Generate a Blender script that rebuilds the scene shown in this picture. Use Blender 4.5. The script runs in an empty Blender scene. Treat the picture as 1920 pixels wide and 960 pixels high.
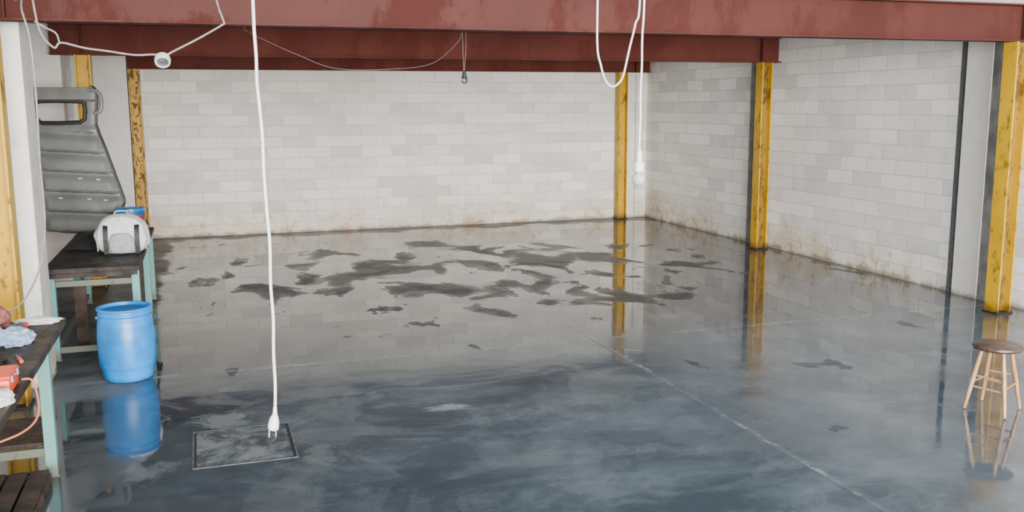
import bpy, bmesh, math, random
from mathutils import Vector, Matrix
random.seed(7)
C = bpy.context.scene.collection

# ------------------------------------------------------------------ materials
class NT:
    def __init__(s, name):
        s.m = bpy.data.materials.new(name); s.m.use_nodes = True
        s.t = s.m.node_tree; s.b = s.t.nodes['Principled BSDF']
        s.co = s.t.nodes.new('ShaderNodeTexCoord')
    def n(s, typ, **k):
        nd = s.t.nodes.new(typ)
        for a, v in k.items(): setattr(nd, a, v)
        return nd
    def link(s, a, b): s.t.links.new(a, b)
    def setin(s, sock, v):
        if hasattr(v, 'links') or isinstance(v, bpy.types.NodeSocket): s.link(v, sock)
        else: sock.default_value = v
    def noise(s, scale, detail=3, rough=.55, dist=0., vec=None):
        nd = s.n('ShaderNodeTexNoise')
        nd.inputs['Scale'].default_value = scale; nd.inputs['Detail'].default_value = detail
        nd.inputs['Roughness'].default_value = rough; nd.inputs['Distortion'].default_value = dist
        s.link(vec if vec is not None else s.co.outputs['Object'], nd.inputs['Vector'])
        return nd.outputs[0]
    def mapped(s, sc):
        mp = s.n('ShaderNodeMapping'); mp.inputs['Scale'].default_value = sc
        s.link(s.co.outputs['Object'], mp.inputs[0]); return mp.outputs[0]
    def math(s, op, a, b=0., c=None, clamp=False):
        nd = s.n('ShaderNodeMath', operation=op); nd.use_clamp = clamp
        s.setin(nd.inputs[0], a); s.setin(nd.inputs[1], b)
        if c is not None: s.setin(nd.inputs[2], c)
        return nd.outputs[0]
    def step(s, v, lo, hi, a=0., b=1.):
        nd = s.n('ShaderNodeMapRange'); nd.clamp = True
        nd.interpolation_type = 'SMOOTHSTEP'
        s.setin(nd.inputs[0], v)
        for i, x in enumerate((lo, hi, a, b)): s.setin(nd.inputs[i+1], x)
        return nd.outputs[0]
    def mix(s, f, a, b, bt='MIX'):
        nd = s.n('ShaderNodeMix'); nd.data_type = 'RGBA'; nd.blend_type = bt
        s.setin(nd.inputs[0], f)
        for i, x in ((6, a), (7, b)):
            if isinstance(x, tuple) and len(x) == 3: x = x + (1,)
            s.setin(nd.inputs[i], x)
        return nd.outputs[2]
    def xyz(s):
        nd = s.n('ShaderNodeSeparateXYZ'); s.link(s.co.outputs['Object'], nd.inputs[0])
        return nd.outputs
    def bump(s, h, strength=.3, dist=.01):
        nd = s.n('ShaderNodeBump'); nd.inputs['Strength'].default_value = strength
        nd.inputs['Distance'].default_value = dist
        s.link(h, nd.inputs['Height']); s.link(nd.outputs[0], s.b.inputs['Normal'])
    def out(s, col=None, rough=None, metal=None, spec=None, **k):
        if col is not None:
            if isinstance(col, tuple) and len(col) == 3: col = col + (1,)
            s.setin(s.b.inputs['Base Color'], col)
        if rough is not None: s.setin(s.b.inputs['Roughness'], rough)
        if metal is not None: s.setin(s.b.inputs['Metallic'], metal)
        if spec is not None: s.setin(s.b.inputs['Specular IOR Level'], spec)
        for a, v in k.items(): s.setin(s.b.inputs[a.replace('_', ' ')], v)
        return s.m

def simple(name, col, rough=.5, var=.25, scale=8, metal=0., bump=0., **k):
    m = NT(name)
    f = m.step(m.noise(scale, 5, .6), .3, .7)
    c = m.mix(f, tuple(x*(1-var) for x in col), tuple(min(1, x*(1+var*.5)) for x in col))
    r = m.step(m.noise(scale*2.3, 3), .3, .7, rough*.85, min(1, rough*1.15))
    if bump: m.bump(m.noise(scale*4, 4), bump, .01)
    return m.out(c, r, metal, **k)

def wall_mat(name, axis, tone=(.80, .765, .715), blocks=True, stain=1.0, dirt=.24):
    m = NT(name); o = m.xyz()
    cv = m.n('ShaderNodeCombineXYZ'); m.link(o[0 if axis == 'x' else 1], cv.inputs[0]); m.link(o[2], cv.inputs[1])
    vec = cv.outputs[0]
    z = o[2]
    big = m.step(m.noise(.45, 4, .6), .3, .7)
    fine = m.step(m.noise(9, 5, .65), .25, .75)
    if blocks:
        br = m.n('ShaderNodeTexBrick'); m.link(vec, br.inputs['Vector'])
        br.inputs['Scale'].default_value = 1; br.inputs['Brick Width'].default_value = .62
        br.inputs['Row Height'].default_value = .213; br.inputs['Mortar Size'].default_value = .008
        br.inputs['Mortar Smooth'].default_value = .5; br.inputs['Bias'].default_value = -.22
        br.inputs['Color1'].default_value = tuple(x*1.06 for x in tone)+(1,)
        br.inputs['Color2'].default_value = tuple(x*y for x, y in zip(tone, (.64, .66, .69)))+(1,)
        br.inputs['Mortar'].default_value = tuple(x*.68 for x in tone)+(1,)
        col = br.outputs['Color']
        # blotchy uneven paint over the blocks
        col = m.mix(m.math('MULTIPLY', m.step(m.noise(1.7, 4, .6, .5), .45, .62), .30), col, tone+(1,))
        hgt = m.math('ADD', m.math('MULTIPLY', br.outputs['Fac'], -1.), m.math('MULTIPLY', fine, .25))
        m.bump(hgt, .5, .01)
    else:
        col = m.mix(fine, tuple(x*.95 for x in tone), tone)
        m.bump(fine, .15, .01)
    col = m.mix(m.math('MULTIPLY', big, .30), col, (.64, .60, .54))
    streak = m.step(m.noise(2.5, 5, .7, .8), .45, .7)
    col = m.mix(m.math('MULTIPLY', streak, dirt), col, (.50, .48, .43))
    col = m.mix(m.math('MULTIPLY', fine, .08), col, (.45, .44, .42))
    # damp staining that fades upward, in patches
    patch = m.step(m.noise(.7, 3, .6), .38, .62)
    n1 = m.noise(1.3, 6, .68)
    lim = m.math('MULTIPLY_ADD', n1, 2.2, -.66)
    st = m.math('MULTIPLY', m.step(m.math('SUBTRACT', z, lim), -.45, .25, 1., 0.), m.math('MULTIPLY_ADD', patch, .65, .35))
    col = m.mix(m.math('MULTIPLY', st, .65*stain), col, (.57, .47, .30))
    peel = m.math('MULTIPLY', m.step(m.noise(5, 6, .75), .53, .59), m.step(z, .1, .75, 1., 0.))
    peel = m.math('MULTIPLY', peel, m.math('MULTIPLY_ADD', patch, .8, .2))
    col = m.mix(m.math('MULTIPLY', peel, .6*stain), col, (.34, .235, .14))
    lim2 = m.math('MULTIPLY_ADD', m.noise(3, 6, .7), .33, -.13)
    st2 = m.step(m.math('SUBTRACT', z, lim2), -.03, .05, 1., 0.)
    col = m.mix(m.math('MULTIPLY', st2, .7), col, (.16, .13, .095))
    rb = m.math('MULTIPLY', m.step(m.noise(2.1, 5, .7), .57, .70), m.step(z, .15, 1.2, 1., 0.))
    col = m.mix(m.math('MULTIPLY', rb, .6*stain), col, (.50, .26, .12))
    return m.out(col, .75, spec=.25)

def paint(name, col, rust=(.09, .035, .012), amount=.58, scale=5, rough=.45, foot=.8, str_=.85, spec=.4, soft=.07):
    m = NT(name)
    a = m.noise(scale, 6, .72, .3, m.mapped((1, 1, .55)))
    st = m.step(a, amount, amount+soft)
    v = m.step(m.noise(1.5, 3), .3, .7)
    c = m.mix(v, tuple(x*.80 for x in col), col)
    c = m.mix(m.math('MULTIPLY', st, str_), c, rust)
    if foot:
        z = m.xyz()[2]
        low = m.step(m.math('ADD', z, m.math('MULTIPLY', a, -.25)), -.1, .05, 1., 0.)
        c = m.mix(m.math('MULTIPLY', low, foot), c, rust)
    return m.out(c, m.math('MULTIPLY_ADD', st, .25, rough), spec=spec)

M = {}
M['wall_x'] = wall_mat('painted_block_wall_x', 'x')
M['wall_y'] = wall_mat('painted_block_wall_y', 'y', (.86, .845, .82))
M['plaster'] = wall_mat('painted_concrete_pillar', 'x', (.74, .73, .70), False, .6)
M['plaster_dirty'] = wall_mat('stained_concrete_pillar', 'x', (.78, .76, .71), False, 1., .7)
M['red'] = paint('oxide_red_steel', (.068, .0170, .0125), (.050, .014, .011), .5, .8, .65, 0, .5, .2)
M['red_lit'] = paint('lit_oxide_red_steel', (.120, .034, .026), (.09, .026, .020), .5, 1.2, .8, 0, .5, .15)  # lighter copy of the red, stands in for light missing under the slab
M['yellow'] = paint('yellow_steel', (.58, .335, .003), (.10, .042, .006), .53, 6, .45, .85, .75, .35, .10)
M['yellow_worn'] = paint('worn_yellow_steel', (.56, .30, .004), (.035, .022, .008), .50, 13)
M['grimy_shade'] = paint('shaded_yellow_steel', (.26, .14, .004), (.06, .032, .008), .48, 6, .6, .85, .8)  # shade of the web recess put into a darker, rustier yellow
M['teal'] = paint('teal_painted_steel', (.13, .32, .30), (.10, .07, .04), .62, 9, .5)
M['bluep'] = simple('blue_plastic', (.004, .225, .66), .36, .35, 3)
M['bluep_dark'] = simple('dark_blue_plastic', (.006, .11, .33), .4, .15, 4)
M['black'] = simple('black_rubber', (.010, .010, .011), .6, .3, 20)
M['darkwood'] = simple('grimy_dark_wood', (.034, .024, .018), .6, .8, 5, bump=.3, spec=.3)
M['brownwood'] = simple('brown_board', (.046, .029, .021), .7, .7, 5, bump=.3, spec=.3)
M['whitecord'] = simple('white_cord_plastic', (.50, .50, .49), .4, .06, 20)
M['greycord'] = simple('grey_cord', (.24, .22, .20), .5, .2, 20)
M['thin'] = simple('thin_wire_grey', (.13, .11, .10), .5, .2, 20)
M['steel'] = simple('bare_steel', (.35, .35, .35), .35, .3, 12, metal=.9)
M['dullsteel'] = simple('dull_worn_steel', (.11, .115, .12), .5, .6, 9)
M['ringp'] = simple('cream_plastic', (.50, .48, .45), .4, .1, 10)
M['panel'] = simple('grey_green_sheet_metal', (.150, .154, .145), .36, .2, 3, metal=.1)
M['highlight_dot'] = simple('painted_highlight', (.55, .56, .55), .4, .1, 10)  # pale colour for the highlights put on the vehicle panel
M['bagw'] = simple('white_grey_fabric', (.66, .66, .65), .85, .15, 18, bump=.5)
M['bagg'] = simple('grey_fabric', (.34, .35, .36), .85, .2, 25, bump=.5)
M['redplastic'] = simple('orange_red_plastic', (.70, .05, .015), .4, .15, 8)
M['orange'] = simple('orange_cable_rubber', (.70, .20, .09), .5, .1, 8)
M['ragred'] = simple('faded_red_cloth', (.28, .09, .08), .9, .4, 16, bump=.5)
M['bagblue'] = simple('pale_blue_plastic_film', (.30, .42, .58), .3, .2, 10)
M['paper'] = simple('white_paper', (.60, .60, .59), .8, .1, 12)
M['labelred'] = simple('red_label', (.40, .04, .06), .5, .2, 12)
M['ceil'] = simple('grey_concrete_slab', (.30, .28, .26), .85, .25, 2)
M['darkgap'] = simple('dark_joint_filler', (.085, .085, .088), .8, .3, 20)
M['shadeplaster'] = simple('painted_shade_plaster', (.22, .215, .205), .85, .4, 4)  # darker grey paints the soft shade between column and wall

def glassm():
    m = NT('milky_bulb_glass')
    return m.out((.42, .43, .44), .15, Transmission_Weight=.35, IOR=1.45)
M['glass'] = glassm()

def wood():
    m = NT('varnished_stool_wood')
    f = m.step(m.noise(2, 4, .6, .6, m.mapped((18, 18, 2.5))), .3, .7)
    return m.out(m.mix(f, (.25, .125, .052), (.44, .25, .12)), .35)
def seatwood():
    m = NT('dark_varnished_seat_wood')
    f = m.step(m.noise(14, 5, .7, .8), .35, .65)
    return m.out(m.mix(f, (.025, .013, .009), (.10, .050, .030)), .35)
M['wood'] = wood(); M['seatwood'] = seatwood()

def floor_mat():
    m = NT('wet_polished_concrete'); o = m.xyz(); x, y = o[0], o[1]
    n_big = m.noise(.35, 5, .6, .4); n_mid = m.noise(1.1, 6, .62, .5); n_fine = m.noise(7, 6, .7)
    n_sc = m.noise(3.2, 8, .78, 1.)
    n_str = m.noise(1.4, 7, .7, 1.2, m.mapped((.55, 1.2, 1.)))
    # --- colour
    c = m.mix(m.step(n_big, .35, .65), (.038, .051, .063), (.068, .090, .108))
    c = m.mix(m.math('MULTIPLY', m.step(n_mid, .42, .68), .60), c, (.120, .150, .172))
    c = m.mix(m.math('MULTIPLY', m.step(n_str, .48, .66), .35), c, (.15, .175, .195))
    c = m.mix(m.math('MULTIPLY', m.step(n_fine, .35, .75), .30), c, (.026, .032, .037))
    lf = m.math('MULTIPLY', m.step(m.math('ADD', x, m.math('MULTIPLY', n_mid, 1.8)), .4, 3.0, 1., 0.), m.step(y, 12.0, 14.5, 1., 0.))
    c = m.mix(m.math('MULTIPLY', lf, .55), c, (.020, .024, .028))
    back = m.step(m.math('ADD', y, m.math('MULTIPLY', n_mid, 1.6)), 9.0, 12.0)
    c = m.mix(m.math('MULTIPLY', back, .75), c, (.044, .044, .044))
    # --- dry islands in the wet film
    dx = m.math('DIVIDE', m.math('SUBTRACT', x, 3.6), 4.6)
    dy = m.math('DIVIDE', m.math('SUBTRACT', y, 13.6), 3.9)
    rr = m.math('ADD', m.math('MULTIPLY', dx, dx), m.math('MULTIPLY', dy, dy))
    ell = m.step(rr, .05, 1.5, .085, -.09)
    blot = m.noise(1.25, 7, .54, .5, m.mapped((1., .7, 1.)))
    isl = m.math('ADD', blot, ell)
    dryc = m.math('ADD', m.math('MULTIPLY', m.step(isl, .578, .588), .75), m.math('MULTIPLY', m.step(isl, .59, .66), .25))
    blot2 = m.noise(.8, 7, .65, 1.2)
    dry2 = m.math('MULTIPLY', m.step(blot2, .51, .55), .9)
    d3 = m.math('MULTIPLY', m.step(m.math('ADD', x, m.math('MULTIPLY', n_mid, .5)), -.45, -.30, 1., 0.),
                m.step(m.math('ADD', y, m.math('MULTIPLY', blot, .9)), 8.9, 9.15))
    d4 = m.step(m.math('ADD', y, m.math('MULTIPLY', blot, 1.4)), 19.25, 19.4)
    front = m.step(m.math('ADD', y, m.math('MULTIPLY', n_mid, 1.4)), 8.2, 9.8, 1., 0.)
    leftwet = m.step(m.math('ADD', x, m.math('MULTIPLY', n_mid, 1.2)), .3, 1.4, 1., 0.)
    rightwet = m.step(m.math('ADD', x, m.math('MULTIPLY', n_mid, 1.2)), 5.0, 6.2)
    fr = m.math('MULTIPLY', front, m.math('SUBTRACT', 1., m.math('MULTIPLY', m.math('MAXIMUM', leftwet, rightwet), .9)))
    dry = m.math('MAXIMUM', m.math('MAXIMUM', dryc, m.math('MULTIPLY', d4, .8)), d3)
    rough = m.math('MULTIPLY_ADD', fr, .09, .025)
    rough = m.math('MULTIPLY_ADD', m.step(n_str, .38, .62), m.math('MULTIPLY', fr, .12), rough)
    rough = m.math('MULTIPLY_ADD', dry, .36, rough)
    rough = m.math('MULTIPLY_ADD', dry2, .10, rough)
    c = m.mix(m.math('MULTIPLY', dryc, .8), c, m.mix(m.step(n_fine, .35, .65), (.034, .037, .039), (.070, .075, .078)))
    c = m.mix(m.math('MULTIPLY', d3, .7), c, m.mix(m.step(n_mid, .4, .6), (.05, .055, .06), (.15, .16, .17)))
    c = m.mix(m.math('MULTIPLY', dry2, .15), c, (.11, .115, .115))
    # --- chalky saw-cut joints
    def joint(v, at, w, amt, sc, lo):
        d = m.math('ABSOLUTE', m.math('SUBTRACT', m.math('MULTIPLY_ADD', n_fine, .14, v), at+.07))
        a = m.step(d, w*.1, w, 1., 0.)
        return m.math('MULTIPLY', a, m.step(m.noise(sc, 8, .85), lo, .64, .08*amt, amt))
    j = m.math('MAXIMUM', joint(x, 3.93, .045, .55, 2.2, .46), joint(y, 9.15, .06, .65, 2.6, .41))
    c = m.mix(j, c, (.34, .36, .37))
    gap = m.step(m.noise(1.1, 5, .7), .40, .55, .25, 1.)
    dkx = m.math('MULTIPLY', m.math('MULTIPLY', m.step(m.math('ABSOLUTE', m.math('SUBTRACT', x, 3.90)), .006, .016, 1., 0.), gap), .55)
    dk = m.math('MAXIMUM', dkx, m.math('MULTIPLY', m.step(m.math('ABSOLUTE', m.math('SUBTRACT', y, 9.15)), .003, .006, 1., 0.), .5))
    c = m.mix(m.math('MULTIPLY', dk, .7), c, (.02, .02, .02))
    rough = m.math('MULTIPLY_ADD', m.math('MAXIMUM', m.math('MULTIPLY', dk, .8), j), .3, rough)
    def smear(cx, cy, rx, ry, amt, cc):
        hx = m.math('DIVIDE', m.math('SUBTRACT', x, cx), rx); hy = m.math('DIVIDE', m.math('SUBTRACT', y, cy), ry)
        hr = m.math('SQRT', m.math('ADD', m.math('MULTIPLY', hx, hx), m.math('MULTIPLY', hy, hy)))
        fall = m.step(hr, 0., 1.3, .20, -.30)
        hs = m.step(m.math('ADD', n_sc, fall), .52, .70)
        return m.mix(m.math('MULTIPLY', hs, amt), c, cc)
    c = smear(.05, 7.66, .60, .42, .70, (.20, .21, .21))
    c = smear(-.45, 6.7, .35, .45, .4, (.18, .19, .19))
    c = smear(.7, 6.7, .25, .5, .35, (.18, .19, .19))
    c = smear(1.85, 7.38, .40, .22, .75, (.28, .30, .30))
    c = smear(5.2, 9.9, .6, .3, .4, (.24, .25, .25))
    h = m.math('ADD', m.math('MULTIPLY', m.noise(2.2, 2), .6), m.math('MULTIPLY', m.math('MULTIPLY', n_fine, fr), .12))
    m.bump(h, .035, .05)
    ior = m.math('MULTIPLY_ADD', dry, -.34, 1.60)
    ior = m.math('MULTIPLY_ADD', fr, -.12, ior)
    ior = m.math('MULTIPLY_ADD', m.math('MULTIPLY', lf, m.step(y, 8.0, 9.5)), -.22, ior)
    ior = m.math('MAXIMUM', m.math('MULTIPLY_ADD', dk, -.25, ior), 1.2)
    return m.out(c, rough, spec=m.math('MULTIPLY_ADD', dry, -.3, .6), IOR=ior)
M['floor'] = floor_mat()
def hatch_mat():
    m = NT('hatch_cover_concrete'); n = m.step(m.noise(3.2, 8, .75, .8), .38, .66)
    return m.out(m.mix(n, (.040, .048, .055), (.15, .165, .172)), m.math('MULTIPLY_ADD', n, .25, .14))
M['hatch'] = hatch_mat()

# ------------------------------------------------------------------ mesh tools
def finish(name, bm, mat, parent=None, loc=(0, 0, 0), smooth=False, auto=40):
    me = bpy.data.meshes.new(name)
    bmesh.ops.recalc_face_normals(bm, faces=bm.faces)
    if smooth:
        for f in bm.faces: f.smooth = True
        lim = math.radians(auto)
        for e in bm.edges:
            if len(e.link_faces) == 2 and e.calc_face_angle(0) > lim: e.smooth = False
    bm.to_mesh(me); bm.free()
    ob = bpy.data.objects.new(name, me); C.objects.link(ob)
    ob.location = loc
    me.materials.append(mat)
    if parent is not None: ob.parent = parent
    return ob

def add_box(bm, c, s, bev=0.):
    r = bmesh.ops.create_cube(bm, size=1., matrix=Matrix.Translation(c) @ Matrix.Diagonal((s[0], s[1], s[2], 1)))
    if bev:
        es = {e for v in r['verts'] for e in v.link_edges}
        bmesh.ops.bevel(bm, geom=list(es), offset=bev, segments=2, profile=.5, affect='EDGES')

def box(name, c, s, mat, parent=None, bev=0.):
    bm = bmesh.new(); add_box(bm, (0, 0, 0), s, bev)
    return finish(name, bm, mat, parent, c)

def lathe_bm(bm, prof, seg=40, center=(0, 0, 0)):
    rings = []
    cx, cy, cz = center
    for r, z in prof:
        if r < 1e-5: rings.append([bm.verts.new((cx, cy, cz+z))])
        else: rings.append([bm.verts.new((cx+r*math.cos(2*math.pi*i/seg), cy+r*math.sin(2*math.pi*i/seg), cz+z)) for i in range(seg)])
    for a, b in zip(rings, rings[1:]):
        for i in range(seg):
            j = (i+1) % seg
            if len(a) == 1 and len(b) == 1: continue
            if len(a) == 1: bm.faces.new((a[0], b[i], b[j]))
            elif len(b) == 1: bm.faces.new((a[i], a[j], b[0]))
            else: bm.faces.new((a[i], a[j], b[j], b[i]))

def lathe(name, prof, mat, parent=None, loc=(0, 0, 0), seg=40, auto=35):
    bm = bmesh.new(); lathe_bm(bm, prof, seg)
    return finish(name, bm, mat, parent, loc, True, auto)

def catmull(pts, n=8):
    P = [Vector(p) for p in pts]
    if len(P) < 3: return P
    P = [P[0]*2-P[1]] + P + [P[-1]*2-P[-2]]
    out = []
    for i in range(1, len(P)-2):
        a, b, c, d = P[i-1:i+3]
        for k in range(n):
            t = k/n
            out.append(.5*((2*b)+(c-a)*t+(2*a-5*b+4*c-d)*t*t+(3*b-a-3*c+d)*t**3))
    out.append(P[-2]); return out

def tube_bm(bm, pts, r, seg=10, closed=False, rads=None):
    P = [Vector(p) for p in pts]; n = len(P); rings = []
    up = Vector((0, 1, 0.13)).normalized(); prev = None
    for i in range(n):
        if closed: t = P[(i+1) % n]-P[i-1]
        else: t = P[min(i+1, n-1)]-P[max(i-1, 0)]
        t.normalize()
        if prev is None:
            a = t.cross(up)
            if a.length < .05: a = t.cross(Vector((1, 0, 0)))
        else: a = prev-t*prev.dot(t)
        a.normalize(); prev = a.copy(); b = t.cross(a)
        rr = rads[i] if rads else r
        rings.append([bm.verts.new(P[i]+a*rr*math.cos(2*math.pi*k/seg)+b*rr*math.sin(2*math.pi*k/seg)) for k in range(seg)])
    rng = n if closed else n-1
    for i in range(rng):
        A, B = rings[i], rings[(i+1) % n]
        for k in range(seg):
            bm.faces.new((A[k], A[(k+1) % seg], B[(k+1) % seg], B[k]))
    if not closed:
        bm.faces.new(rings[0]); bm.faces.new(list(reversed(rings[-1])))

def tube(name, pts, r, mat, parent=None, loc=(0, 0, 0), n=8, seg=10, closed=False):
    bm = bmesh.new()
    tube_bm(bm, pts if closed else catmull(pts, n), r, seg, closed)
    return finish(name, bm, mat, parent, loc, True, 60)

def iprof(depth, width, tf, tw):
    a, b = depth/2, width/2
    return [(-b, -a), (b, -a), (b, -a+tf), (tw/2, -a+tf), (tw/2, a-tf), (b, a-tf), (b, a), (-b, a), (-b, a-tf), (-tw/2, a-tf), (-tw/2, -a+tf), (-b, -a+tf)]

def ibeam_bm(bm, depth, width, tf, tw, p0, p1, axis):
    pr = iprof(depth, width, tf, tw); A = []; B = []
    for (w, d) in pr:
        if axis == 'x': A.append(bm.verts.new((p0, w, d))); B.append(bm.verts.new((p1, w, d)))
        else: A.append(bm.verts.new((d, w, p0))); B.append(bm.verts.new((d, w, p1)))
    n = len(pr)
    for i in range(n):
        f = bm.faces.new((A[i], A[(i+1) % n], B[(i+1) % n], B[i]))
        if i in (3, 9): f.material_index = 1
    bm.faces.new(A); bm.faces.new(list(reversed(B)))

def empty(name, loc, label, cat, group=None, rot=0.):
    e = bpy.data.objects.new(name, None); C.objects.link(e); e.location = loc
    e.empty_display_size = .2; e.rotation_euler = (0, 0, rot)
    tag(e, label, cat, group); return e

def tag(o, label, cat, group=None):
    o['label'] = label; o['category'] = cat
    if group: o['group'] = group
    return o

def struct(o, label=None, cat=None):
    o['kind'] = 'structure'
    if label: o['label'] = label
    if cat: o['category'] = cat
    return o

# ------------------------------------------------------------------ room
XL, XR, YB, H = -2.15, 9.47, 19.2, 3.20
CT = 3.62
def slab(name, x0, x1, y0, y1, z0, z1, mat, label, cat):
    bm = bmesh.new()
    add_box(bm, ((x0+x1)/2, (y0+y1)/2, (z0+z1)/2), (x1-x0, y1-y0, z1-z0))
    return struct(finish(name, bm, mat), label, cat)
slab('floor', XL-.2, XR+.2, -3, YB+.2, -.2, 0, M['floor'], 'wet polished grey concrete floor with saw-cut joints', 'floor')
slab('wall_back', XL, XR, YB, YB+.2, 0, 4.0, M['wall_x'], 'white painted concrete block wall with damp stains', 'wall')
slab('wall_right', XR, XR+.2, -3, YB+.2, 0, 4.0, M['wall_y'], 'white painted concrete block wall with rusty blotches', 'wall')
slab('wall_left', XL-.2, XL, -3, YB+.2, 0, 4.0, M['wall_y'], 'white painted concrete block side wall', 'wall')
slab('ceiling', XL, XR, 8.70, YB, CT, CT+.15, M['ceil'], 'grey concrete mezzanine slab over red beams', 'ceiling')
slab('trim_1', XR-.05, XR, 9.48, 9.90, 0, CT, M['plaster'], 'smooth pale concrete pillar set in block wall', 'pillar')
slab('trim_2', XR-.012, XR, 9.90, 10.03, 0, CT, M['darkgap'], 'dark joint beside concrete pillar', 'joint')
slab('trim_3', XL, -1.42, 9.15, 9.65, 0, CT, M['plaster_dirty'], 'stained white concrete pillar beside workbench', 'pillar')
slab('trim_4', XL, -1.22, 18.95, YB, 0, CT, M['plaster'], 'white concrete pillar in the room corner', 'pillar')
slab('trim_5', XL, -1.75, 14.35, 14.75, 0, CT, M['plaster'], 'white concrete pillar behind yellow column', 'pillar')
slab('trim_6', XR-.04, XR, 9.15, 9.48, 0, CT, M['shadeplaster'], 'grey strip standing in for shade behind yellow column', 'joint')  # column shade laid on the wall as a dark strip
slab('trim_7', XR-.02, XR, 14.60, 14.98, 0, CT, M['shadeplaster'], 'grey strip standing in for shade behind yellow column', 'joint')
slab('trim_8', 8.92, 9.12, YB-.02, YB, 0, CT, M['plaster'], 'pale plaster strip beside yellow column', 'pillar')

# ------------------------------------------------------------------ steel
for (y, lab, mt) in ((8.78, 'long dark red steel I-beam under the mezzanine edge', 'red'),
                 (14.18, 'brightened red steel I-beam spanning between yellow columns', 'red_lit'),
                 (19.06, 'brightened red steel I-beam along the block wall', 'red_lit')):
    bm = bmesh.new(); ibeam_bm(bm, CT-H, .2, .018, .012, -1.85, XR-.005, 'x')
    for sx in (-1.45, 9.1):
        for s in (-1, 1): add_box(bm, (sx, s*.05, 0), (.012, .09, CT-H-.04))
    ob = finish('steel_beam', bm, M[mt], None, (0, y, (H+CT)/2)); ob.data.materials.append(M[mt])
    tag(ob, lab, 'beam', 'red steel beams')

def column(x, y, label, mat, web=None):
    e = empty('steel_column', (x, y, 0), label, 'column', 'yellow steel columns')
    bm = bmesh.new(); ibeam_bm(bm, .2, .2, .020, .012, .015, H, 'z')
    finish('shaft', bm, mat, e).data.materials.append(web or M['grimy_shade'])
    bm = bmesh.new(); add_box(bm, (0, 0, .0075), (.24, .24, .015), .003)
    for sx in (-1, 1):
        for sy in (-1, 1):
            lathe_bm(bm, [(0, .015), (.011, .015), (.011, .03), (0, .03)], 6, (sx*.085*1.25, sy*.085*1.25, 0))
    finish('base_plate', bm, M['black'], e)
column(8.79, 19.04, 'yellow steel I-column against the block wall', M['yellow'], M['yellow'])
column(9.20, 14.18, 'bright yellow steel I-column by the block side wall', M['yellow'])
column(9.07, 8.78, 'rust-streaked yellow steel I-column near the stool', M['yellow'])
column(-1.10, 19.04, 'worn yellow steel I-column with black scribbled patches', M['yellow_worn'], M['yellow_worn'])
column(-1.45, 14.18, 'yellow steel I-column behind the vehicle panel', M['yellow'], M['yellow'])
column(-1.59, 8.62, 'yellow steel I-column beside white pillar and workbench', M['yellow'], M['yellow'])

# ------------------------------------------------------------------ floor hatch
e = empty('floor_hatch', (.19, 7.04, 0), 'square concrete floor hatch with metal rim', 'hatch')
bm = bmesh.new()
w, d = .36, .39
for c, s in (((0, -d, .002), (2*w+.009, .009, .004)), ((0, d, .002), (2*w+.009, .009, .004)), ((-w, 0, .002), (.009, 2*d-.009, .004)), ((w, 0, .002), (.009, 2*d-.009, .004))):
    add_box(bm, c, s)
finish('rim', bm, M['dullsteel'], e)
bm = bmesh.new()
for c, s in (((0, -d+.013, .0012), (2*w-.02, .016, .0024)), ((0, d-.013, .0012), (2*w-.02, .016, .0024)), ((-w+.013, 0, .0012), (.016, 2*d-.044, .0024)), ((w-.017, 0, .0012), (.024, 2*d-.044, .0024))):
    add_box(bm, c, s)
finish('seal', bm, M['black'], e)
box('cover', (-.004, 0, .0015), (2*w-.054, 2*d-.044, .003), M['hatch'], e)

# ------------------------------------------------------------------ blue drum
e = empty('plastic_drum', (-.75, 9.23, 0), 'bright blue plastic drum standing on wet floor', 'barrel')
ZS = 1.035
prof = [(0, 0), (.19, 0), (.212, .012), (.222, .05), (.230, .10), (.237, .125), (.241, .13), (.246, .155), (.251, .22), (.253, .3), (.253, .40), (.251, .44), (.247, .45), (.246, .50), (.238, .555), (.230, .572), (.228, .585), (.236, .592), (.237, .612), (.230, .620), (.230, .64), (.228, .66), (.216, .66), (.212, .62), (0, .615)]
lathe('body', [(r, z*ZS) for r, z in prof], M['bluep'], e, seg=56, auto=50)
lathe('lid', [(0, .650), (.06, .648), (.15, .648), (.165, .655), (.205, .655), (.212, .645)], M['bluep_dark'], e, seg=56)
bm = bmesh.new()
ring = [(.234*math.cos(a), .234*math.sin(a), .672) for a in [2*math.pi*i/48 for i in range(48)]]
tube_bm(bm, ring, .012, 8, True); finish('rim_band', bm, M['bluep'], e, smooth=True)
bm = bmesh.new(); add_box(bm, (0, 0, 0), (.03, .05, .028), .008)
finish('clamp', bm, M['bluep_dark'], e, (-.235, -.04, .60))

# ------------------------------------------------------------------ stool
e = empty('wooden_stool', (6.10, 5.87, 0), 'round dark-seated wooden stool with four splayed legs', 'stool')
lathe('seat', [(0, .515), (.165, .515), (.185, .522), (.192, .535), (.188, .55), (.17, .558), (0, .556)], M['seatwood'], e, seg=48)
feet = [(-.20, .10), (-.10, -.22), (.22, -.06), (.10, .22)]
for fx, fy in feet:
    bm = bmesh.new()
    a = Vector((fx*.52, fy*.52, .516)); b = Vector((fx, fy, .009))
    pts = [a.lerp(b, t) for t in (0, .25, .5, .75, 1)]
    tube_bm(bm, pts, .016, 12, rads=[.014, .018, .019, .017, .013])
    finish('leg', bm, M['wood'], e, smooth=True)
for lev, k0 in ((.20, 0), (.29, 1)):
    for i in range(4):
        a, b = feet[i], feet[(i+1) % 4]
        s = 1-(lev-.009)/.507*.48
        z = lev + (.03 if i % 2 else 0)
        if lev > .25 and i % 2: continue
        tube('stretcher', [(a[0]*s, a[1]*s, z), ((a[0]+b[0])*s/2, (a[1]+b[1])*s/2, z), (b[0]*s, b[1]*s, z)], .009, M['wood'], e, n=3)

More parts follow.
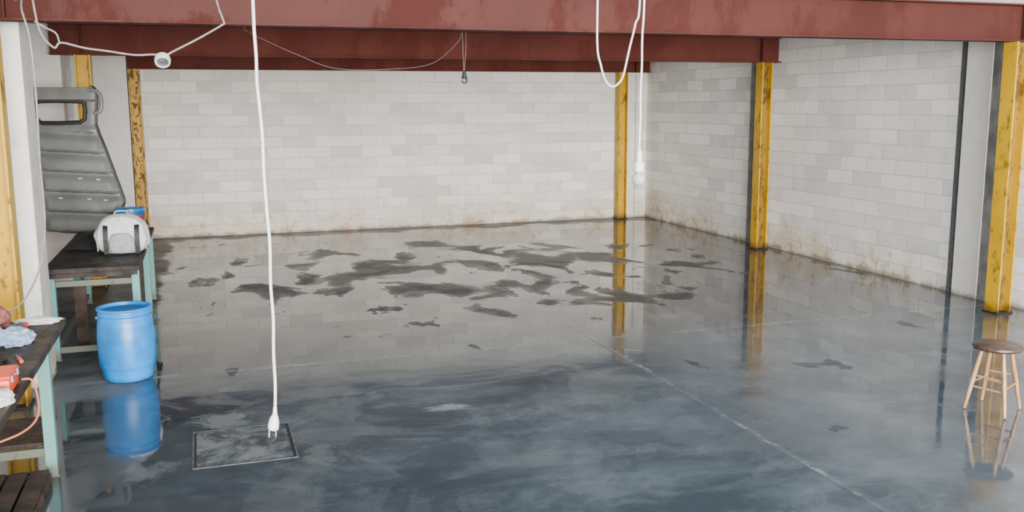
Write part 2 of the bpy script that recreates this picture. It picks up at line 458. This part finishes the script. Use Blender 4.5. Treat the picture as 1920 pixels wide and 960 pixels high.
# ------------------------------------------------------------------ workbenches
def bench(x0, x1, y0, y1, legs_y, label, rail_top, rail_low, shelf):
    cx, cy = (x0+x1)/2, (y0+y1)/2
    e = empty('workbench', (cx, cy, 0), label, 'workbench', 'teal steel workbenches')
    L, W = y1-y0, x1-x0
    bm = bmesh.new(); add_box(bm, (0, 0, .915), (W, L, .05), .006)
    finish('tabletop', bm, M['darkwood'], e)
    bm = bmesh.new()
    for s in (-1, 1): add_box(bm, (s*(W/2-.05), 0, .865), (.035, L-.1, .05))
    for s in (-1, 1): add_box(bm, (0, s*(L/2-.05), .865), (W-.135, .035, .05))
    finish('frame', bm, M['darkwood'], e)
    for ly in legs_y:
        for sx in (-1, 1):
            bm = bmesh.new()
            add_box(bm, (0, 0, .44), (.075, .075, .88), .004)
            add_box(bm, (0, 0, .005), (.095, .095, .01))
            finish('leg', bm, M['teal'], e, (sx*(W/2-.055), ly-cy, 0))
    for z in (rail_top, rail_low):
        if z: box('rail', (0, legs_y[0 if rail_top else 1]-cy, z), (W-.185, .035, .06), M['teal'], e, .003)
    sx = -1
    box('rail', (sx*(W/2-.055), (legs_y[0]+legs_y[-1])/2-cy, rail_low+.0), (.03, abs(legs_y[-1]-legs_y[0])-.08, .05), M['teal'], e)
    if shelf:
        box('lower_shelf', (0, (shelf[0]+shelf[1])/2-cy, rail_low+.045), (W-.2, shelf[1]-shelf[0], .03), M['brownwood'], e, .003)
    return e
bench(-1.53, -.64, 9.99, 13.2, (10.12, 12.05, 13.05), 'teal steel workbench with dark top holding a bag', .77, .10, None)
bench(-1.92, -1.03, 3.9, 7.63, (4.05, 6.86), 'teal steel workbench with cluttered grime-covered dark top', None, .17, (6.885, 7.5))
TOP = .94
bm = bmesh.new(); add_box(bm, (0, 0, .36), (.12, .03, .72), .004)
ob = tag(finish('wooden_board', bm, M['brownwood'], None, (-1.26, 10.45, 0)), 'dark brown board standing under the workbench', 'board')

# ------------------------------------------------------------------ vehicle body panel
e = empty('vehicle_body_panel', (-1.55, 12.90, .975), 'ribbed grey-green vehicle body panel with window opening', 'vehicle panel', rot=math.radians(-7))
k = .952
def lr(z):
    Z = [(2.72, -2.05, -1.33), (2.70, -2.07, -1.30), (2.66, -2.07, -1.27), (2.40, -2.06, -1.30), (2.24, -2.04, -1.31), (2.1, -2.03, -1.27), (1.9, -2.02, -1.20), (1.55, -1.99, -1.09), (1.26, -1.97, -1.0), (1.22, -1.97, -1.0), (1.14, -1.96, -1.03), (1.0, -1.95, -1.05), (.93, -1.95, -1.06), (.86, -1.94, -1.07)]
    for (za, la, ra), (zb, lb, rb) in zip(Z, Z[1:]):
        if zb <= z <= za:
            t = (za-z)/(za-zb); return la+(lb-la)*t, ra+(rb-ra)*t
    return Z[-1][1], Z[-1][2]
zs = [.86+.0125*i for i in range(109)] + [2.24, 2.26, 2.27, 2.53, 2.54] + [2.29, 2.33, 2.38, 2.44, 2.50, 2.55, 2.58, 2.62, 2.66, 2.70, 2.71, 2.72]
zs = sorted(set(round(a, 4) for a in zs))
N = 36
bm = bmesh.new(); grid = []
for zz in zs:
    l, r = lr(zz); row = []
    for i in range(N+1):
        f = i/N
        xx = l+(r-l)*f
        dep = 0.
        if zz < 2.22:
            ph = ((zz+.06*f-.88) % .262)/.262
            # flat land, sharp underside, soft rounded top to every pressed rib
            if ph < .12: p = ph/.12
            elif ph < .45: p = 1.
            elif ph < .85: p = .5+.5*math.cos(math.pi*(ph-.45)/.40)
            else: p = 0.
            dep = -.048*p*min(1, f*12, (1-f)*12)*min(1, (2.22-zz)*10)
        elif zz > 2.57: dep = -.035
        dep += (.05 if f > .98 else 0)
        wx = xx*k - (-1.55); wz = 2.5-(2.5-zz)*k - .94
        row.append(bm.verts.new((wx, dep+wz*.12-.10, wz)))
    grid.append(row)
for j in range(len(zs)-1):
    zm = (zs[j]+zs[j+1])/2
    for i in range(N):
        f = (i+.5)/N
        if 2.27 < zm < 2.53 and .06+.04*(zm < 2.32) < f < .86-.04*(2.55-zm)/.3: continue
        bm.faces.new((grid[j][i], grid[j][i+1], grid[j+1][i+1], grid[j+1][i]))
for v in [v for v in bm.verts if not v.link_faces]: bm.verts.remove(v)
ob = finish('ribbed_panel', bm, M['panel'], e, smooth=True, auto=28)
sm = ob.modifiers.new('Solidify', 'SOLIDIFY'); sm.thickness = .03; sm.offset = 1
def pp(x, z, dy=-.03):
    wz = 2.5-(2.5-z)*k-.94; return (x*k+1.55, dy+wz*.12-.10, wz)
bm = bmesh.new()
loop = [(-2.005, 2.30), (-2.02, 2.42), (-2.015, 2.52), (-1.95, 2.545), (-1.75, 2.55), (-1.47, 2.54), (-1.42, 2.52), (-1.41, 2.42), (-1.42, 2.31), (-1.48, 2.27), (-1.75, 2.26), (-1.94, 2.265)]
tube_bm(bm, [pp(*q) for q in loop], .028, 8, True); finish('window_seal', bm, M['black'], e, smooth=True)
tube('pillar_trim', [pp(-1.36, 2.69, -.06), pp(-1.24, 2.66, -.06), pp(-1.20, 2.54, -.06), pp(-1.22, 2.42, -.06), pp(-1.30, 2.38, -.05)], .026, M['panel'], e)
for q in [(-1.50, 1.55), (-1.28, 1.53), (-1.75, 1.30), (-1.40, 1.28), (-1.2, 1.26)]:
    box('highlight_dot', pp(*q, dy=-.06), (.05, .02, .014), M['highlight_dot'], e, .003)

# folded black mat beside the bag
bm = bmesh.new()
nx, ny = 14, 10; g = []
for j in range(ny+1):
    row = []
    for i in range(nx+1):
        u, v = i/nx-.5, j/ny-.5
        hh = .17*max(0, 1-(2*abs(u))**2.5)*max(0, 1-(2*abs(v))**3)+.012*math.sin(9*u+5*v)
        row.append(bm.verts.new((u*.62, v*.62, max(0.002, hh))))
    g.append(row)
for j in range(ny):
    for i in range(nx): bm.faces.new((g[j][i], g[j][i+1], g[j+1][i+1], g[j+1][i]))
tag(finish('rubber_mat', bm, M['black'], None, (-1.2, 11.55, TOP), True), 'crumpled black rubber sheet lying on workbench', 'mat')

# ------------------------------------------------------------------ bag
e = empty('backpack', (-.85, 10.9, TOP), 'white and grey fabric bag with black straps on workbench', 'bag')
def superbox(bm, c, s, pw=3., n=20, top=1.):
    r = bmesh.ops.create_uvsphere(bm, u_segments=n*2, v_segments=n, radius=1.)
    for v in r['verts']:
        x, y, z = v.co
        d = (abs(x)**pw+abs(y)**pw+abs(z)**pw)**(1/pw)
        x, y, z = x/d, y/d, z/d
        w = 1-(1-top)*max(0, z)
        wr = 1+.03*math.sin(5*x+7*z)
        v.co = Vector((c[0]+x*s[0]/2*w*wr, c[1]+y*s[1]/2*wr*w, c[2]+z*s[2]/2))
bm = bmesh.new(); superbox(bm, (0, 0, .215), (.56, .34, .43), 3.2, 20, .72)
finish('body', bm, M['bagw'], e, smooth=True, auto=80)
bm = bmesh.new(); superbox(bm, (0, -.165, .13), (.26, .09, .22), 4, 12, .85)
finish('front_pocket', bm, M['bagg'], e, smooth=True, auto=80)
for sx in (-.155, .155):
    bm = bmesh.new()
    pts = catmull([(sx, -.10, .33), (sx, -.165, .30), (sx, -.195, .22), (sx, -.20, .12), (sx, -.19, .02)], 5)
    vs = []
    for p in pts: vs.append([bm.verts.new(p+Vector((s*.024, o, 0))) for s, o in ((-1, 0), (1, 0), (1, .012), (-1, .012))])
    for a, b in zip(vs, vs[1:]):
        for q in range(4): bm.faces.new((a[q], a[(q+1) % 4], b[(q+1) % 4], b[q]))
    bm.faces.new(vs[0]); bm.faces.new(vs[-1])
    finish('strap', bm, M['black'], e)
tube('handle', [(-.07, 0, .42), (-.05, 0, .455), (.05, 0, .455), (.07, 0, .42)], .011, M['bagg'], e)
tube('piping', [(-.24, -.15, .05), (-.245, -.13, .2), (-.2, -.12, .34), (-.08, -.1, .405), (.08, -.1, .405), (.2, -.12, .34), (.245, -.13, .2), (.24, -.15, .05)], .008, M['bagg'], e)

# ------------------------------------------------------------------ bucket
e = empty('paint_bucket', (-.86, 12.3, TOP), 'blue plastic bucket with red label on workbench', 'bucket')
lathe('body', [(0, 0), (.145, 0), (.15, .01), (.165, .30), (.172, .30), (.172, .325), (.165, .33)], M['bluep_dark'], e, seg=40)
lathe('lid', [(0, .338), (.15, .338), (.158, .348), (.176, .348), (.178, .325), (.17, .322)], M['bluep'], e, seg=40)
lathe('label', [(.1605, .19), (.1665, .27)], M['labelred'], e, seg=40)
tube('bail', [(-.17, -.02, .29), (-.15, -.11, .24), (0, -.185, .2), (.15, -.11, .24), (.17, -.02, .29)], .004, M['steel'], e)

# ------------------------------------------------------------------ front bench clutter
def crumple(name, loc, s, mat, label, cat, seed, amp=.25):
    rnd = random.Random(seed); bm = bmesh.new()
    bmesh.ops.create_icosphere(bm, subdivisions=4, radius=1.)
    fr = [(Vector((rnd.uniform(-1, 1), rnd.uniform(-1, 1), rnd.uniform(-1, 1))).normalized(), rnd.uniform(3, 9), rnd.uniform(0, 6)) for _ in range(9)]
    for v in bm.verts:
        p = v.co.copy()
        r = 1+amp*sum(abs(math.sin(f*d.dot(p)+ph)) for d, f, ph in fr)/len(fr)*2-amp
        q = p*r
        z = max(0, q.z*s[2]/2+s[2]*.35)
        v.co = Vector((q.x*s[0]/2, q.y*s[1]/2, z))
    return tag(finish(name, bm, mat, None, loc, True, 25), label, cat)
crumple('cloth_rag', (-1.50, 7.42, TOP), (.24, .26, .18), M['ragred'], 'faded red crumpled rag on workbench', 'rag', 1, .4)
crumple('plastic_bag', (-1.25, 6.88, TOP), (.19, .26, .11), M['bagblue'], 'pale blue crumpled plastic bag on workbench', 'plastic bag', 5, .6)
crumple('paper_sheet', (-1.20, 7.48, TOP), (.28, .14, .05), M['paper'], 'crumpled white paper on workbench', 'paper', 9, .5)
crumple('grey_rag', (-1.62, 6.98, TOP), (.20, .28, .12), M['bagg'], 'grey crumpled rag on workbench', 'rag', 21, .5)
crumple('brown_rag', (-1.33, 6.36, TOP), (.20, .24, .06), M['brownwood'], 'dirty brown rag on workbench', 'rag', 31, .5)
crumple('white_rag', (-1.43, 7.12, TOP), (.12, .16, .08), M['paper'], 'small dirty white rag on workbench', 'rag', 41, .5)
e = empty('spray_can', (-1.30, 7.22, TOP), 'small lying metal can with red cap on workbench', 'can', rot=1.1)
bm = bmesh.new(); tube_bm(bm, [(-.09, 0, .031), (-.085, 0, .031), (.06, 0, .031), (.075, 0, .031)], .03, 20, rads=[.025, .03, .03, .02])
finish('can_body', bm, M['dullsteel'], e, smooth=True)
bm = bmesh.new(); tube_bm(bm, [(.075, 0, .031), (.11, 0, .031), (.115, 0, .031)], .02, 20, rads=[.021, .021, .016])
finish('cap', bm, M['redplastic'], e, smooth=True)
e = empty('screwdriver', (-1.12, 6.30, TOP), 'small screwdriver with red handle on workbench', 'screwdriver', rot=.3)
tube('handle', [(0, 0, .014), (0, .04, .014), (0, .10, .014)], .013, M['redplastic'], e)
tube('blade', [(0, .10, .012), (0, .16, .010), (0, .22, .008)], .004, M['steel'], e)
e = empty('tool_case', (-1.17, 5.72, TOP), 'orange-red plastic tool case on workbench edge', 'tool case')
bm = bmesh.new(); add_box(bm, (0, 0, .045), (.22, .26, .09), .015)
finish('case_body', bm, M['redplastic'], e, smooth=True)
bm = bmesh.new(); add_box(bm, (0, 0, .10), (.23, .27, .02), .008); finish('lid', bm, M['redplastic'], e)
tube('handle', [(-.02, -.07, .10), (-.02, -.06, .16), (-.02, .06, .16), (-.02, .07, .10)], .011, M['redplastic'], e)
for sy in (-.08, .08): box('latch', (.116, sy, .085), (.012, .035, .04), M['steel'], e, .002)
crumple('white_cloth', (-1.10, 5.44, TOP), (.15, .17, .09), M['paper'], 'crumpled white cloth at the workbench edge', 'cloth', 12, .4)
tag(tube('orange_cable', [(-1.05, 5.87, .955), (-1.0, 5.86, .95), (-.965, 5.78, .90), (-.94, 5.66, .83), (-.95, 5.55, .79), (-1.00, 5.42, .775), (-1.10, 5.30, .77)], .006, M['orange']), 'thin orange cable looping off the workbench edge', 'cable')
e = empty('wooden_crate', (-1.40, 6.36, 0), 'low brown wooden crate on the floor under workbench', 'crate')
for i in range(5): box('slat', (-.26+.13*i, 0, .085), (.11, .72, .015), M['brownwood'], e, .003)
for sy in (-.33, .33): box('side_board', (0, sy, .039), (.66, .02, .074), M['brownwood'], e, .003)
for sx in (-.32, .32): box('end_board', (sx, 0, .039), (.02, .63, .074), M['brownwood'], e, .003)

# ------------------------------------------------------------------ overhead pipes (carry the cords)
for y in (2.4, 3.3):
    bm = bmesh.new(); tube_bm(bm, [(XL, y, 3.92), (3, y, 3.92), (XR, y, 3.92)], .025, 14)
    tag(finish('overhead_pipe', bm, M['steel'], smooth=True), 'grey steel pipe carrying the hanging cords', 'pipe', 'overhead pipes')

# ------------------------------------------------------------------ cord with plug
O = (.145, 2.4, 1.70)
e = empty('power_cord', O, 'white hanging power cord ending in a two-pin plug', 'power cord')
def rel(pts, o): return [tuple(Vector(p)-Vector(o)) for p in pts]
tube('cord', rel([(.14, 2.4, 3.92), (.138, 2.4, 3.3), (.138, 2.4, 2.75), (.1375, 2.4, 2.69), (.1395, 2.4, 2.62), (.1385, 2.4, 2.56), (.142, 2.4, 2.5), (.1455, 2.4, 2.42), (.145, 2.4, 2.34), (.148, 2.4, 2.24), (.1515, 2.4, 2.16), (.149, 2.4, 2.06), (.1515, 2.4, 1.97), (.1485, 2.4, 1.88), (.149, 2.4, 1.80), (.146, 2.4, 1.735)], O), .0040, M['whitecord'], e)
bm = bmesh.new()
tube_bm(bm, [(.001, 0, .04), (0, 0, .02), (-.002, 0, .01), (-.004, 0, -.004), (-.006, 0, -.018), (-.007, 0, -.022)], .01, 14, rads=[.0045, .006, .011, .014, .014, .010])
finish('plug', bm, M['whitecord'], e, smooth=True)
for s in (-1, 1):
    tube('pin', [(-.007+s*.0085, 0, -.020), (-.008+s*.0085, 0, -.03), (-.009+s*.0085, 0, -.040)], .0023, M['steel'], e, n=2)

# ------------------------------------------------------------------ hanging bulb
O = (1.60, 3.3, 2.31)
e = empty('pendant_lamp', O, 'small milky bulb in white socket on hanging cord', 'lamp')
tube('cord', rel([(1.615, 3.3, 3.92), (1.612, 3.3, 3.3), (1.61, 3.3, 2.89), (1.604, 3.3, 2.75), (1.6045, 3.3, 2.65), (1.601, 3.3, 2.55), (1.602, 3.3, 2.45), (1.60, 3.3, 2.38), (1.60, 3.3, 2.31)], O), .0042, M['whitecord'], e)
lathe('socket', [(0, .02), (.007, .02), (.011, .005), (.012, -.025), (.019, -.03), (.0215, -.062), (.018, -.064), (0, -.064)], M['whitecord'], e, seg=24)
lathe('bulb', [(.012, -.064), (.015, -.070), (.024, -.082), (.026, -.094), (.022, -.108), (.012, -.117), (0, -.119)], M['glass'], e, seg=28)
tag(tube('hanging_cable', [(1.425, 3.3, 3.93), (1.425, 3.3, 3.4), (1.42, 3.3, 2.88), (1.4215, 3.3, 2.71), (1.435, 3.3, 2.65), (1.447, 3.3, 2.61), (1.462, 3.3, 2.582), (1.485, 3.3, 2.568), (1.508, 3.3, 2.580), (1.528, 3.3, 2.61), (1.552, 3.3, 2.71), (1.575, 3.3, 2.80), (1.592, 3.3, 2.89), (1.595, 3.3, 3.4), (1.60, 3.3, 3.93)], .0040, M['whitecord']), 'white cable hanging in a long loop', 'cable')

# ------------------------------------------------------------------ grey cord with lamp socket
O = (-.23, 7.5, 2.84)
e = empty('cord_with_socket', O, 'beige cord draped under red beam with round lamp socket', 'cord')
tube('cord', rel([(-1.2, 8.66, 3.5), (-1.12, 7.9, 3.4), (-1.06, 7.5, 3.24), (-1.03, 7.5, 3.03), (-.95, 7.5, 2.92), (-.90, 7.5, 2.955), (-.75, 7.5, 2.92), (-.60, 7.5, 2.90), (-.42, 7.5, 2.875), (-.29, 7.5, 2.88), (-.23, 7.5, 2.868)], O), .0075, M['greycord'], e)
tube('cord', rel([(-.21, 7.5, 2.87), (-.15, 7.5, 2.905), (.03, 7.5, 3.0), (.20, 7.5, 3.10), (.215, 7.5, 3.12), (.19, 7.5, 3.2), (.17, 7.5, 3.28), (.16, 7.9, 3.4), (.15, 8.66, 3.5)], O), .0075, M['greycord'], e)
tube('cord', rel([(-.91, 7.5, 2.95), (-.93, 7.5, 3.02), (-1.0, 7.5, 3.06), (-1.06, 7.5, 3.10)], O), .0065, M['greycord'], e)
sk = lathe('socket', [(0, .030), (.040, .030), (.054, .024), (.058, .0), (.055, -.026), (.046, -.030), (.040, -.026), (.037, -.008)], M['ringp'], e, seg=32)
sr = lathe('socket_recess', [(.039, -.020), (.028, -.005), (0, -.005)], M['dullsteel'], e, seg=32)
for q in (sk, sr): q.rotation_euler = (math.radians(-48), 0, 0)
tag(tube('grey_cable', [(-1.35, 8.66, 3.35), (-1.24, 8.2, 3.32), (-1.15, 7.6, 3.18), (-1.10, 7.5, 2.98), (-1.09, 7.5, 2.6), (-1.10, 7.5, 2.13), (-1.10, 7.5, 1.7), (-1.14, 7.5, 1.42), (-1.20, 7.5, 1.25), (-1.28, 7.55, 1.12), (-1.36, 7.60, 1.04), (-1.44, 7.62, 1.0)], .0075, M['greycord']), 'grey cable drooping from beam to workbench', 'cable')
O = (2.585, 9.4, 2.80)
e = empty('hanging_hook', O, 'small dark fitting on thin double wire', 'hook')
tube('wire', [(-.012, -.4, .82), (-.012, 0, .7), (-.012, 0, .3), (-.006, 0, .04)], .003, M['thin'], e)
tube('wire', [(.03, -.4, .82), (.03, 0, .7), (.02, 0, .3), (.0, 0, .04)], .003, M['thin'], e)
tube('sagging_wire', rel([(.42, 8.87, 3.204), (.51, 9.6, 3.2), (.95, 9.6, 3.0), (1.33, 9.6, 2.87), (1.9, 9.6, 2.87), (2.3, 9.6, 2.93), (2.52, 9.45, 3.12), (2.573, 9.4, 3.25)], O), .0028, M['thin'], e)
lathe('socket', [(0, .05), (.012, .045), (.020, .02), (.022, -.01), (.030, -.015), (.030, -.03), (0, -.03)], M['black'], e, seg=20)
tube('hook', [(0, 0, -.02), (.028, 0, -.045), (.0, 0, -.075), (-.028, 0, -.05)], .007, M['black'], e)
bm = bmesh.new(); tube_bm(bm, [(9.2, YB-.018, .05), (9.2, YB-.018, 1.6), (9.2, YB-.018, 3.15)], .014, 10)
tag(finish('wall_conduit', bm, M['whitecord'], smooth=True), 'thin white conduit running up the block wall', 'conduit')

# ------------------------------------------------------------------ camera
cam = bpy.data.cameras.new('camera'); co = bpy.data.objects.new('camera', cam); C.objects.link(co)
f, th, ps, ro = 1765.79, .1585, .3172, -.0046
cam.sensor_fit = 'HORIZONTAL'; cam.sensor_width = 36; cam.lens = f/1920*36
cam.clip_start = .05; cam.clip_end = 200
R = Matrix.Rotation(-ps, 4, 'Z') @ Matrix.Rotation(math.pi/2-th, 4, 'X') @ Matrix.Rotation(ro, 4, 'Z')
co.matrix_world = Matrix.Translation((0, 0, 2.5)) @ R
bpy.context.scene.camera = co

# ------------------------------------------------------------------ light
w = bpy.data.worlds.new('world'); bpy.context.scene.world = w; w.use_nodes = True
bg = w.node_tree.nodes['Background']; bg.inputs[0].default_value = (.76, .88, 1, 1); bg.inputs[1].default_value = 1.6
def area(name, loc, rot, sx, sy, en, col):
    l = bpy.data.lights.new(name, 'AREA'); l.shape = 'RECTANGLE'; l.size = sx; l.size_y = sy; l.energy = en; l.color = col
    o = bpy.data.objects.new(name, l); C.objects.link(o); o.location = loc; o.rotation_euler = rot; return o
area('daylight_opening', (1.5, -11, 3.2), (math.radians(88), 0, math.radians(-6)), 16, 6, 16500, (1, .965, .915))
